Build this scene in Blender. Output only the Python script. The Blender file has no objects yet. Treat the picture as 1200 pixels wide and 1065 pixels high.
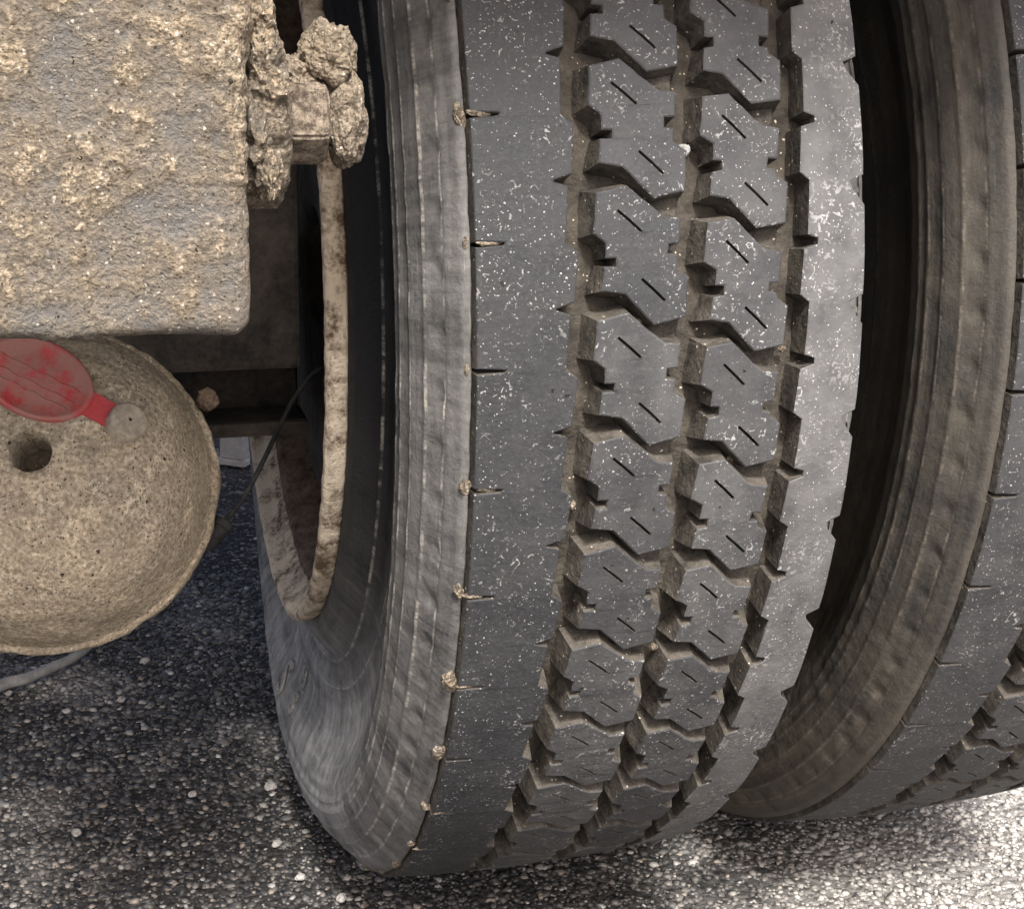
import bpy, bmesh, math, random
import numpy as np
from mathutils import Vector, Matrix, noise
from mathutils.bvhtree import BVHTree
from mathutils.geometry import tessellate_polygon
random.seed(7); rng = np.random.default_rng(7)
scene = bpy.context.scene
col = scene.collection
R = math.radians

# ------------------------------------------------------------------ camera
CAM = np.array([-0.29416, -1.16941, 0.70226]); YAW, PIT, ROL, FPX = 0.29373, 0.29996, 0.02942, 1648.55
def cam_axes():
    cy, sy = math.cos(YAW), math.sin(YAW)
    f = np.array([sy*math.cos(PIT), cy*math.cos(PIT), -math.sin(PIT)]); r = np.array([cy, -sy, 0.0]); u = np.cross(r, f)
    c, s = math.cos(ROL), math.sin(ROL)
    return c*r + s*u, -s*r + c*u, f
CR, CU, CF = cam_axes()
cd = bpy.data.cameras.new('camera'); cam = bpy.data.objects.new('camera', cd); col.objects.link(cam)
cd.sensor_width = 36; cd.lens = 36*FPX/1200; cd.clip_start = 0.02; cd.clip_end = 2000
cam.matrix_world = Matrix(((CR[0], CU[0], -CF[0], CAM[0]), (CR[1], CU[1], -CF[1], CAM[1]), (CR[2], CU[2], -CF[2], CAM[2]), (0, 0, 0, 1)))
scene.camera = cam
def ray(px, py):
    d = CF + CR*(px-600)/FPX - CU*(py-532.5)/FPX
    return d/np.linalg.norm(d)
def on_y(px, py, y):
    d = ray(px, py); return CAM + d*(y-CAM[1])/d[1]
def on_z(px, py, z):
    d = ray(px, py); return CAM + d*(z-CAM[2])/d[2]

# ------------------------------------------------------------------ sky, sun, exposure
SUN_AZ, SUN_EL = R(184), R(53)          # azimuth clockwise from +Y
world = bpy.data.worlds.new('World'); scene.world = world; world.use_nodes = True
wn = world.node_tree; bg = wn.nodes['Background']
sky = wn.nodes.new('ShaderNodeTexSky'); sky.sky_type = 'NISHITA'; sky.sun_disc = False
sky.sun_elevation = SUN_EL; sky.sun_rotation = SUN_AZ; sky.air_density = 0.5; sky.dust_density = 6.0; sky.ozone_density = 0.3
wn.links.new(sky.outputs[0], bg.inputs[0]); bg.inputs[1].default_value = 0.14
sl = bpy.data.lights.new('sun', 'SUN'); sl.energy = 2.9; sl.angle = R(9); sl.color = (1.0, 0.985, 0.965)
so = bpy.data.objects.new('sun', sl); col.objects.link(so)
sd = Vector((math.sin(SUN_AZ)*math.cos(SUN_EL), math.cos(SUN_AZ)*math.cos(SUN_EL), math.sin(SUN_EL)))
so.rotation_euler = sd.to_track_quat('Z', 'Y').to_euler(); so.location = (3, -4, 6)
scene.view_settings.view_transform = 'Standard'; scene.view_settings.look = 'None'
scene.view_settings.exposure = 1.38; scene.view_settings.gamma = 1.0
scene.view_settings.use_curve_mapping = False

# ------------------------------------------------------------------ helpers
def tag(o, label=None, cat=None, group=None, kind=None):
    for k, v in (('label', label), ('category', cat), ('group', group), ('kind', kind)):
        if v: o[k] = v
    return o
def link(name, me, mats=(), parent=None, loc=None):
    o = bpy.data.objects.new(name, me); col.objects.link(o)
    if me is not None and not len(me.materials):
        for m in (mats if isinstance(mats, (list, tuple)) else [mats]): me.materials.append(m)
    if parent: o.parent = parent
    if loc is not None: o.location = loc
    return o
def empty(name, loc):
    o = bpy.data.objects.new(name, None); o.empty_display_size = 0.05; col.objects.link(o); o.location = loc; return o
def mesh(name, v, f, smooth=False, mi=None):
    me = bpy.data.meshes.new(name)
    me.from_pydata([tuple(map(float, p)) for p in v], [], [tuple(map(int, q)) for q in f])
    if mi is not None: me.polygons.foreach_set('material_index', np.array(mi, dtype=np.int32))
    if smooth: me.polygons.foreach_set('use_smooth', np.ones(len(me.polygons), dtype=bool))
    me.update(); return me
def recalc(me):
    bm = bmesh.new(); bm.from_mesh(me); bmesh.ops.recalc_face_normals(bm, faces=bm.faces); bm.to_mesh(me); bm.free(); me.update(); return me
def bigmesh(name, v, tri, smooth=False):
    me = bpy.data.meshes.new(name); v = np.asarray(v, np.float32); tri = np.asarray(tri, np.int32)
    n = tri.shape[1]
    me.vertices.add(len(v)); me.vertices.foreach_set('co', v.ravel())
    me.loops.add(tri.size); me.loops.foreach_set('vertex_index', tri.ravel())
    me.polygons.add(len(tri)); me.polygons.foreach_set('loop_start', np.arange(0, tri.size, n, dtype=np.int32))
    me.polygons.foreach_set('loop_total', np.full(len(tri), n, np.int32))
    if smooth: me.polygons.foreach_set('use_smooth', np.ones(len(tri), dtype=bool))
    me.update(calc_edges=True); me.validate(); return me
def attr(me, name, vals):
    a = me.attributes.new(name, 'FLOAT', 'POINT'); a.data.foreach_set('value', np.asarray(vals, np.float32))
def fbm(p, s, o=4, h=0.9):
    return noise.fractal(Vector((p[0]*s, p[1]*s, p[2]*s)), h, 2.1, o)
def nz(p, s): return noise.noise(Vector((p[0]*s, p[1]*s, p[2]*s)))
def box(name, c, d, mat, parent=None, bev=0.003, rz=0.0):
    bm = bmesh.new(); bmesh.ops.create_cube(bm, size=1)
    for v in bm.verts: v.co = Vector((v.co.x*d[0], v.co.y*d[1], v.co.z*d[2]))
    if bev: bmesh.ops.bevel(bm, geom=bm.edges[:], offset=bev, segments=2, affect='EDGES', profile=0.6)
    me = bpy.data.meshes.new(name); bm.to_mesh(me); bm.free()
    o = link(name, me, mat, parent, c); o.rotation_euler = (0, 0, rz); return o
def lathe(prof, n, axis_map, closed=False, smooth=True, name='lathe', wob=None):
    """prof: (axial, radius); axis_map(a, r, cos, sin) -> xyz"""
    m = len(prof); P = np.array(prof, float)
    th = np.arange(n)*2*math.pi/n
    A = np.repeat(P[None, :, 0], n, 0); Q = np.repeat(P[None, :, 1], n, 0); T = np.repeat(th[:, None], m, 1)
    V = np.stack(axis_map(A, Q, T), -1).reshape(-1, 3)
    i = np.arange(n)[:, None]; j = np.arange(m if closed else m-1)[None, :]
    a = i*m+j; b = i*m+(j+1) % m; c = ((i+1) % n)*m+(j+1) % m; d = ((i+1) % n)*m+j
    F = np.stack([a, b, c, d], -1).reshape(-1, 4)
    return V, F
def tube(name, pts, rad, mat, parent=None, seg=10, sub=6):
    pts = [Vector(p) for p in pts]; P = []
    for i in range(len(pts)-1):
        p0, p1, p2, p3 = pts[max(i-1, 0)], pts[i], pts[i+1], pts[min(i+2, len(pts)-1)]
        for k in range(sub):
            t = k/sub
            P.append(0.5*((2*p1)+(p2-p0)*t+(2*p0-5*p1+4*p2-p3)*t*t+(3*p1-p0-3*p2+p3)*t**3))
    P.append(pts[-1]); V = []; F = []; up = Vector((0.3, 0.2, 0.93))
    rr = rad if callable(rad) else (lambda t: rad)
    for i, p in enumerate(P):
        d = (P[min(i+1, len(P)-1)]-P[max(i-1, 0)]).normalized(); a = d.cross(up).normalized(); b = d.cross(a)
        for k in range(seg):
            w = 2*math.pi*k/seg; V.append(p+(a*math.cos(w)+b*math.sin(w))*rr(i/(len(P)-1)))
    for i in range(len(P)-1):
        for k in range(seg): F.append((i*seg+k, i*seg+(k+1) % seg, (i+1)*seg+(k+1) % seg, (i+1)*seg+k))
    F.append(list(range(seg))[::-1]); F.append([(len(P)-1)*seg+k for k in range(seg)])
    return link(name, recalc(mesh(name, V, F, True)), mat, parent)
def lump(name, sub, rad, disp, sc, mat, parent, loc, seed=0, rot=(0, 0, 0), smooth=False):
    bm = bmesh.new(); bmesh.ops.create_icosphere(bm, subdivisions=sub, radius=1)
    for v in bm.verts:
        n = v.co.normalized(); q = n+Vector((seed*3.1, seed*1.7, 0))
        k = 1+disp*noise.fractal(q*sc, 0.9, 2.1, 4)+0.10*disp*noise.fractal(q*sc*6, 0.8, 2.2, 2)
        v.co = Vector((n.x*rad[0], n.y*rad[1], n.z*rad[2]))*k
    me = bpy.data.meshes.new(name); bm.to_mesh(me); bm.free()
    if smooth: me.polygons.foreach_set('use_smooth', np.ones(len(me.polygons), dtype=bool))
    o = link(name, me, mat, parent, loc); o.rotation_euler = rot; return o

# ------------------------------------------------------------------ materials
class NM:
    def __init__(s, name, rough=0.8, spec=0.3):
        s.m = bpy.data.materials.new(name); s.m.use_nodes = True; s.t = s.m.node_tree
        s.b = s.t.nodes['Principled BSDF']; s.b.inputs['Roughness'].default_value = rough
        s.b.inputs['Specular IOR Level'].default_value = spec
        s.pos = s.t.nodes.new('ShaderNodeNewGeometry').outputs['Position']
    def n(s, typ, **kw):
        x = s.t.nodes.new(typ)
        for k, v in kw.items(): setattr(x, k, v)
        return x
    def put(s, sock, v):
        if isinstance(v, bpy.types.NodeSocket): s.t.links.new(v, sock)
        else: sock.default_value = v if not isinstance(v, tuple) or len(v) == 4 or sock.type == 'VECTOR' else (*v, 1)
    def noise(s, scale, detail=4, rough=0.6, vec=None, dist=0.0, color=False):
        x = s.n('ShaderNodeTexNoise'); s.put(x.inputs['Vector'], vec or s.pos)
        x.inputs['Scale'].default_value = scale; x.inputs['Detail'].default_value = detail
        x.inputs['Roughness'].default_value = rough; x.inputs['Distortion'].default_value = dist
        return x.outputs['Color' if color else 'Fac']
    def voro(s, scale, feature='F1', out='Distance', vec=None, rnd=1.0):
        x = s.n('ShaderNodeTexVoronoi', feature=feature); s.put(x.inputs['Vector'], vec or s.pos)
        x.inputs['Scale'].default_value = scale; x.inputs['Randomness'].default_value = rnd
        return x.outputs[out]
    def ramp(s, f, lo, hi, a=0.0, b=1.0):
        x = s.n('ShaderNodeMapRange'); s.put(x.inputs[0], f)
        for i, v in enumerate((lo, hi, a, b)): x.inputs[i+1].default_value = v
        return x.outputs[0]
    def math(s, op, a, b=0.0):
        x = s.n('ShaderNodeMath', operation=op); s.put(x.inputs[0], a); s.put(x.inputs[1], b); return x.outputs[0]
    def mix(s, f, a, b):
        x = s.n('ShaderNodeMix', data_type='RGBA'); s.put(x.inputs[0], f); s.put(x.inputs[6], a); s.put(x.inputs[7], b); return x.outputs[2]
    def scale(s, v):
        x = s.n('ShaderNodeMapping'); s.put(x.inputs[0], s.pos); x.inputs['Scale'].default_value = v; return x.outputs[0]
    def attr(s, name): return s.n('ShaderNodeAttribute', attribute_name=name).outputs['Fac']
    def color(s, c): s.put(s.b.inputs['Base Color'], c)
    def rough(s, r): s.put(s.b.inputs['Roughness'], r)
    def bump(s, h, dist=0.002, strength=1.0, prev=None):
        x = s.n('ShaderNodeBump'); s.put(x.inputs['Height'], h); x.inputs['Distance'].default_value = dist
        x.inputs['Strength'].default_value = strength
        if prev: s.put(x.inputs['Normal'], prev)
        s.put(s.b.inputs['Normal'], x.outputs[0]); return x.outputs[0]
    def specks(s, scale, share, size):
        """round light dust specks: a share of the cells carries one"""
        w = s.n('ShaderNodeVectorMath', operation='MULTIPLY_ADD'); s.put(w.inputs[0], s.noise(scale*1.9, 2, 0.6, color=True)); w.inputs[1].default_value = (0.85/scale,)*3; s.put(w.inputs[2], s.pos)
        v = w.outputs[0]; d = s.voro(scale, vec=v); c = s.n('ShaderNodeSeparateColor'); s.put(c.inputs[0], s.voro(scale, out='Color', vec=v))
        on = s.math('LESS_THAN', c.outputs[0], share)
        rad = s.math('MULTIPLY', c.outputs[1], size)
        return s.math('MULTIPLY', on, s.math('LESS_THAN', d, rad))
MUD = (0.31, 0.262, 0.198)
def m_tread(name, dust, base=(0.022, 0.0225, 0.0245), fibres=0.625, white=0.37):
    m = NM(name, 0.6, 0.26)
    patch = m.noise(35, 5, 0.65)
    rnd = m.n('ShaderNodeObjectInfo').outputs['Random']
    c = m.mix(m.math('MULTIPLY', m.ramp(patch, 0.35, 0.75, dust*0.25, dust), m.ramp(rnd, 0, 1, 0.4, 1.6)), base, (0.30, 0.295, 0.28))
    fine = m.noise(420, 3, 0.7); c = m.mix(m.ramp(fine, 0.45, 0.8, 0, 0.25), c, (0.09, 0.09, 0.092))
    fib = m.noise(240, 2, 0.5, dist=1.6); fm = m.math('MULTIPLY', m.ramp(fib, fibres, fibres+0.06, 0, 1), m.ramp(m.noise(28, 3), 0.45, 0.62, 0, 1))
    c = m.mix(m.math('MULTIPLY', fm, 0.5), c, (0.45, 0.44, 0.42))
    dens = m.ramp(m.noise(22, 3), 0.35, 0.65, 0.3, 1.0)
    for sc, sh, sz in ((450, 0.10, 0.28), (280, 0.03, 0.22), (800, 0.20, 0.36)):
        c = m.mix(m.math('MULTIPLY', m.specks(sc, sh, sz), dens), c, (white, white*0.98, white*0.93))
    dk = m.specks(150, 0.06, 0.22); c = m.mix(dk, c, (0.012, 0.011, 0.01))
    m.color(c); m.rough(m.ramp(patch, 0.3, 0.8, 0.58, 0.85))
    h = m.math('ADD', m.math('MULTIPLY', fine, 0.5), m.math('ADD', m.math('MULTIPLY', m.noise(120, 4), 0.8), m.math('MULTIPLY', dk, -1.5)))
    m.bump(h, 0.0012, 0.7); return m.m
def m_mudrub(name, mud=0.5, tone=MUD, rub=(0.028, 0.025, 0.022)):
    m = NM(name, 0.9, 0.15)
    a = m.noise(60, 6, 0.7); b = m.noise(300, 4, 0.7)
    f = m.ramp(m.math('ADD', m.math('MULTIPLY', a, 0.75), m.math('MULTIPLY', b, 0.25)), 0.38, 0.66, 0.04, mud)
    c = m.mix(f, rub, tone); c = m.mix(m.specks(420, 0.12, 0.3), c, (0.42, 0.37, 0.29))
    m.color(c); m.bump(m.math('ADD', a, m.math('MULTIPLY', b, 0.6)), 0.003, 0.8); return m.m
def m_sidewall(name, dust, lo, hi, rub=(0.03, 0.03, 0.031), radial=1.0):
    m = NM(name, 0.75, 0.25)
    # polar coordinates about the axle so that scuffs follow the tyre
    sep = m.n('ShaderNodeSeparateXYZ'); m.put(sep.inputs[0], m.pos)
    z = m.math('SUBTRACT', sep.outputs[2], 0.5)
    th = m.math('ARCTAN2', z, sep.outputs[1]); rr = m.math('SQRT', m.math('ADD', m.math('MULTIPLY', z, z), m.math('MULTIPLY', sep.outputs[1], sep.outputs[1])))
    def polar(a, b):
        v = m.n('ShaderNodeCombineXYZ'); m.put(v.inputs[0], m.math('MULTIPLY', th, a)); m.put(v.inputs[1], m.math('MULTIPLY', rr, b)); m.put(v.inputs[2], m.math('MULTIPLY', sep.outputs[0], 3.0)); return v.outputs[0]
    streak = m.noise(1.0, 6, 0.7, vec=polar(70, 10))       # radial smears
    ring = m.noise(1.0, 5, 0.65, vec=polar(1.3, 75))       # dust lying in arcs
    scr = m.noise(1.0, 3, 0.6, vec=polar(7, 800), dist=0.8)   # hair-thin scuffs
    spot = m.noise(22, 7, 0.68); fine = m.noise(260, 6, 0.75)
    f = m.math('ADD', m.math('MULTIPLY', streak, 0.34*radial), m.math('ADD', m.math('MULTIPLY', spot, 0.45), m.math('ADD', m.math('MULTIPLY', ring, 0.55-0.34*radial), m.math('MULTIPLY', fine, 0.22))))
    f = m.ramp(f, 0.48, 0.78, lo, hi)
    at = m.attr('dust'); f = m.math('MULTIPLY', f, at)  # mask holds dust and the painted brightness of the lower sidewall
    c = m.mix(f, m.mix(m.ramp(at, 0, 0.3), (0.010, 0.010, 0.0105) if radial > 0.6 else rub, rub), dust)
    sc = m.math('MULTIPLY', m.ramp(scr, 0.645, 0.69, 0, 0.7), m.math('MULTIPLY', m.ramp(m.noise(16, 3), 0.48, 0.66, 0, 1), at))
    c = m.mix(m.math('MULTIPLY', sc, radial), c, (0.46, 0.43, 0.38))
    wav = m.math('MULTIPLY', m.math('SUBTRACT', m.noise(7, 3), 0.5), 0.004)
    brk = m.ramp(m.noise(1.0, 5, 0.75, vec=polar(26, 5)), 0.44, 0.58, 0.06, 0.85)
    for rc, w, k in ((0.4670, 0.0007, 0.0), (0.4550, 0.0006, 0.0), (0.4435, 0.0009, 0.0), (0.4775, 0.0008, 1.0), (0.3500, 0.0007, 0.0), (0.4350, 0.0006, 0.0), (0.3275, 0.0011, 0.3)):
        dlt = m.math('ABSOLUTE', m.math('SUBTRACT', m.math('ADD', rr, m.math('MULTIPLY', wav, k)), rc))
        ln = m.math('MULTIPLY', m.ramp(dlt, w*0.5, w*1.3, 1, 0), m.math('MULTIPLY', brk, m.ramp(m.noise(420, 3, 0.7), 0.38, 0.6, 0.25, 1.0)))
        c = m.mix(m.math('MULTIPLY', ln, 0.35+0.5*radial), c, (0.50, 0.465, 0.40) if radial > 0.6 else (0.26, 0.225, 0.175))
    m.color(c); m.rough(m.ramp(f, 0, 0.6, 0.55, 0.9))
    m.bump(m.math('ADD', m.math('MULTIPLY', scr, 0.3), m.math('ADD', m.math('MULTIPLY', fine, 0.5), m.noise(240, 4, 0.7))), 0.0012, 0.6)
    return m.m
def m_mud(name, tone=MUD, under=(0.175, 0.168, 0.156), lo=0.37, hi=0.58, grain=1.0, pits=0.10):
    m = NM(name, 0.92, 0.15)
    a = m.noise(90, 8, 0.72); b = m.noise(420, 4, 0.7); w = m.noise(28, 3)
    f = m.ramp(m.math('ADD', m.math('MULTIPLY', a, 0.50), m.math('ADD', m.math('MULTIPLY', b, 0.18), m.math('MULTIPLY', w, 0.32))), lo, hi, 0, 1)
    f = m.math('MINIMUM', m.math('ADD', f, m.attr('mud')), 1.0)
    t2 = m.mix(m.ramp(b, 0.35, 0.72), (tone[0]*0.42, tone[1]*0.39, tone[2]*0.35), (tone[0]*1.5, tone[1]*1.48, tone[2]*1.45))
    t2 = m.mix(m.ramp(w, 0.4, 0.7, 0, 0.45), t2, (tone[0]*0.9, tone[1]*0.82, tone[2]*0.7))
    c = m.mix(f, under, t2)
    c = m.mix(m.specks(560, 0.17, 0.44), c, (0.55, 0.495, 0.405)); c = m.mix(m.specks(700, 0.25, 0.45), c, (0.10, 0.08, 0.06))
    c = m.mix(m.specks(260, pits, 0.30), c, (0.045, 0.036, 0.028))
    m.color(c)
    g = m.voro(520); hs = m.math('ADD', m.math('MULTIPLY', f, 0.85), 0.15); h = m.math('ADD', m.math('MULTIPLY', a, 1.2), m.math('ADD', m.math('MULTIPLY', b, 0.9), m.math('MULTIPLY', g, -0.5*grain)))
    m.bump(m.math('ADD', m.math('MULTIPLY', h, hs), m.math('MULTIPLY', f, 0.8)), 0.0034*grain, 0.9); return m.m
def m_metal(name, a, b, scale=40, lo=0.4, hi=0.65, rough=0.8, bump=0.002):
    m = NM(name, rough, 0.25); f = m.noise(scale, 7, 0.7); g = m.noise(scale*7, 4, 0.7)
    c = m.mix(m.ramp(m.math('ADD', m.math('MULTIPLY', f, 0.75), m.math('MULTIPLY', g, 0.25)), lo, hi), a, b)
    m.color(c); m.bump(m.math('ADD', f, m.math('MULTIPLY', g, 0.5)), bump, 0.7); return m.m
def dust_and_sun_patch(m):
    """loose patches of pale dust, plus sunlit ground outside the tyres painted as pale colour"""
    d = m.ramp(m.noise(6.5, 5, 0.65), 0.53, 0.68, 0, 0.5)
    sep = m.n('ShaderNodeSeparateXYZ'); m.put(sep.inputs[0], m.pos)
    q = m.math('ADD', m.math('MULTIPLY', sep.outputs[0], 0.8), m.math('ADD', m.math('MULTIPLY', sep.outputs[1], -0.55), m.math('MULTIPLY', m.noise(9, 5, 0.7), 0.5)))  # sunlight on the ground beyond the tyres, put into the colour
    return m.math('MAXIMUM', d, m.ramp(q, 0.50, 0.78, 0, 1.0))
def m_asphalt():
    m = NM('asphalt_binder', 0.9, 0.2); d = dust_and_sun_patch(m)
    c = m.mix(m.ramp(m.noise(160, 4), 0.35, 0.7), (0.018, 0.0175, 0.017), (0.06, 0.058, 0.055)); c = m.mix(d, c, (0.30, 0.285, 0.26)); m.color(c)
    m.bump(m.math('ADD', m.noise(160, 5, 0.7), m.math('MULTIPLY', m.voro(130), -1.0)), 0.008, 1.0); return m.m
def m_stone():
    m = NM('asphalt_aggregate', 0.5, 0.5)
    isl = m.n('ShaderNodeNewGeometry').outputs['Random Per Island']
    cr = m.n('ShaderNodeValToRGB'); m.put(cr.inputs[0], isl); e = cr.color_ramp.elements
    cr.color_ramp.interpolation = 'CONSTANT'
    for p, c in ((0.0, (0.018, 0.017, 0.016)), (0.34, (0.045, 0.041, 0.036)), (0.60, (0.080, 0.073, 0.064)), (0.78, (0.14, 0.128, 0.112)), (0.87, (0.20, 0.165, 0.13)), (0.945, (0.28, 0.265, 0.24)), (0.993, (0.50, 0.475, 0.43))):
        x = e[0] if p == 0 else e.new(p); x.position = p; x.color = (*c, 1)
    while len(e) > 7: e.remove(e[-1])
    d = dust_and_sun_patch(m)
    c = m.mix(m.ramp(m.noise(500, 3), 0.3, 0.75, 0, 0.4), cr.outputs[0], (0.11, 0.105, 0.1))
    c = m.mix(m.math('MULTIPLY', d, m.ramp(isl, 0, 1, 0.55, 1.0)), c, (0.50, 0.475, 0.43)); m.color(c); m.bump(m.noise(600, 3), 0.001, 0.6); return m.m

M = dict(
    tread=m_tread('worn_tread_rubber', 0.15, (0.020, 0.0205, 0.0225)), rib=m_tread('worn_rib_rubber', 0.09, (0.017, 0.0175, 0.0195)), rib_pale=m_tread('pale_rib_rubber', 0.26, (0.031, 0.031, 0.0325), 0.575, 0.5),  # right rib: paler base and denser light flecks
    groove=m_mudrub('muddy_groove_rubber', 0.30, (0.22, 0.19, 0.145), (0.02, 0.018, 0.016)), wall=m_mudrub('muddy_block_side', 0.42, (0.23, 0.203, 0.163), (0.02, 0.018, 0.016)),
    side_in=m_sidewall('dusty_sidewall', (0.43, 0.415, 0.385), 0.05, 1.0, (0.030, 0.0297, 0.0295)), side_out=m_sidewall('brown_dusty_sidewall', (0.25, 0.21, 0.152), 0.0, 0.85, (0.026, 0.0255, 0.0245), 0.25),
    rim=m_metal('dirty_rim_paint', (0.11, 0.072, 0.044), (0.58, 0.49, 0.375), 48, 0.39, 0.53, 0.8, 0.004), rust=m_metal('rusty_brown_steel', (0.05, 0.032, 0.022), (0.20, 0.145, 0.10), 60),
    nut=m_metal('rusty_nut_steel', (0.075, 0.056, 0.042), (0.36, 0.30, 0.225), 170, 0.43, 0.60, 0.8, 0.006),
    mud=m_mud('dried_mud_on_paint'), cham=m_mud('dried_mud_on_housing', (0.50, 0.432, 0.325), (0.20, 0.165, 0.12), 0.25, 0.55, 0.4, 0.10), clod=m_mud('mud_clod', (0.25, 0.215, 0.17), (0.14, 0.11, 0.08), 0.3, 0.5),
    dark=m_metal('dark_greasy_steel', (0.018, 0.016, 0.014), (0.085, 0.07, 0.054), 30), black=m_metal('black_rubber', (0.012, 0.012, 0.013), (0.04, 0.038, 0.036), 80),
    hose=m_metal('grey_hose_rubber', (0.20, 0.20, 0.19), (0.36, 0.35, 0.33), 60), post=m_metal('grey_painted_post', (0.30, 0.28, 0.26), (0.50, 0.465, 0.43), 25),
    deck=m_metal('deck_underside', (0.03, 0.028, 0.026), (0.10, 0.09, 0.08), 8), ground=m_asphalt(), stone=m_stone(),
    pale=m_metal('pale_stone', (0.26, 0.245, 0.225), (0.48, 0.455, 0.42), 200))
def m_red():
    m = NM('faded_red_plastic', 0.55, 0.4); f = m.noise(60, 6, 0.7); s = m.attr('scuff')
    k = m.math('MULTIPLY', m.ramp(f, 0.38, 0.58, 0.08, 1.0), s)
    c = m.mix(m.math('MINIMUM', k, 0.7), (0.40, 0.034, 0.036), (0.25, 0.17, 0.13)); c = m.mix(m.specks(300, 0.05, 0.25), c, (0.05, 0.03, 0.03))
    m.color(c); m.bump(m.math('ADD', f, m.noise(300, 4)), 0.001, 0.6); return m.m
M['red'] = m_red()

# ------------------------------------------------------------------ ground
GZ = 0.014
gv = [(-150, -150, GZ-0.003), (150, -150, GZ-0.003), (150, 150, GZ-0.003), (-150, 150, GZ-0.003)]
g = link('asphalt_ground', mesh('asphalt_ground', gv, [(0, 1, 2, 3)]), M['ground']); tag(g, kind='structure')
def aggregate():
    t = (1+5**0.5)/2
    iv = np.array([(-1, t, 0), (1, t, 0), (-1, -t, 0), (1, -t, 0), (0, -1, t), (0, 1, t), (0, -1, -t), (0, 1, -t), (t, 0, -1), (t, 0, 1), (-t, 0, -1), (-t, 0, 1)], float); iv /= np.linalg.norm(iv[0])
    it = np.array([(0, 11, 5), (0, 5, 1), (0, 1, 7), (0, 7, 10), (0, 10, 11), (1, 5, 9), (5, 11, 4), (11, 10, 2), (10, 7, 6), (7, 1, 8), (3, 9, 4), (3, 4, 2), (3, 2, 6), (3, 6, 8), (3, 8, 9), (4, 9, 5), (2, 4, 11), (6, 2, 10), (8, 6, 7), (9, 8, 1)])
    # candidate spots, thinner with distance; keep those round the view
    P = []
    for (x0, x1, y0, y1, n) in ((-0.75, 0.85, -0.55, 0.55, 95000), (-0.85, 0.35, 0.55, 1.5, 22000)):
        P.append(np.stack([rng.uniform(x0, x1, n), rng.uniform(y0, y1, n)], -1))
    P = np.concatenate(P); d = np.c_[P, np.full(len(P), GZ)]-CAM; z = d@CF
    px = 600+FPX*(d@CR)/z; py = 532.5-FPX*(d@CU)/z
    P = P[(px > -160) & (px < 1360) & (py > 380) & (py < 1250)]; n = len(P)
    s = 0.0013+0.0028*rng.random(n)**2.8
    V = iv[None]*(1+rng.normal(0, 0.24, (n, 12, 1)))
    V = V*np.stack([s*rng.uniform(0.8, 1.35, n), s*rng.uniform(0.8, 1.35, n), s*rng.uniform(0.35, 0.7, n)], -1)[:, None, :]
    a = rng.uniform(0, 6.283, n); c, q = np.cos(a)[:, None], np.sin(a)[:, None]
    V = np.stack([V[..., 0]*c-V[..., 1]*q, V[..., 0]*q+V[..., 1]*c, V[..., 2]], -1)
    V += np.c_[P, GZ-0.003+s*rng.uniform(-0.35, 0.25, n)][:, None, :]
    F = it[None]+(np.arange(n)*12)[:, None, None]
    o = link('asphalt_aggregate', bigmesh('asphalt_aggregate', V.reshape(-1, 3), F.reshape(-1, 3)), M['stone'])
    tag(o, 'dark crushed stone aggregate showing in the worn asphalt', 'gravel', kind='stuff')
aggregate()

# ------------------------------------------------------------------ tyre geometry
RT, NP, TH0 = 0.5, 48, 0.368926; DL = 2*math.pi/NP; DEPTH = 0.0170
def crown(u): return 0.005*(abs(u)/0.11)**2.2
def wrap(u_mm, t, h=0.0):
    u = u_mm/1000; r = RT-crown(u)-h; th = TH0-t*DL
    return (u, -r*math.cos(th), r*math.sin(th))
ZG = GZ-0.5
def squash(V):
    V = np.array(V, float); k = 0.004; x = np.clip((V[:, 2]-ZG)/k, -40, 40)
    V[:, 2] = np.where(x > 30, V[:, 2], ZG+k*np.log1p(np.exp(x))); return V
def inset(poly, d, wts=None, st=DL*RT*1000):
    """move outline inward by d mm (u in mm, t in pitches)"""
    P = [Vector((q[0], q[1]*st)) for q in poly]; n = len(P)
    area = sum(P[i].x*P[(i+1) % n].y-P[(i+1) % n].x*P[i].y for i in range(n)); s = 1 if area > 0 else -1; out = []
    for i in range(n):
        e0 = (P[i]-P[i-1]).normalized(); e1 = (P[(i+1) % n]-P[i]).normalized()
        n0 = Vector((-e0.y, e0.x))*s; n1 = Vector((-e1.y, e1.x))*s; b = n0+n1
        b = b/max(b.length_squared*0.5, 0.35) if b.length > 1e-6 else n0
        q = P[i]+b*(d if not wts else d*wts[i]); out.append((q.x, q.y/st))
    return out
def densify(poly, step=0.16):
    out = []
    for i, p in enumerate(poly):
        q = poly[(i+1) % len(poly)]; out.append(p); k = int(abs(q[1]-p[1])/step)
        for j in range(1, k+1): out.append(tuple(x+(y-x)*j/(k+1) for x, y in zip(p, q)))
    return out
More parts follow.
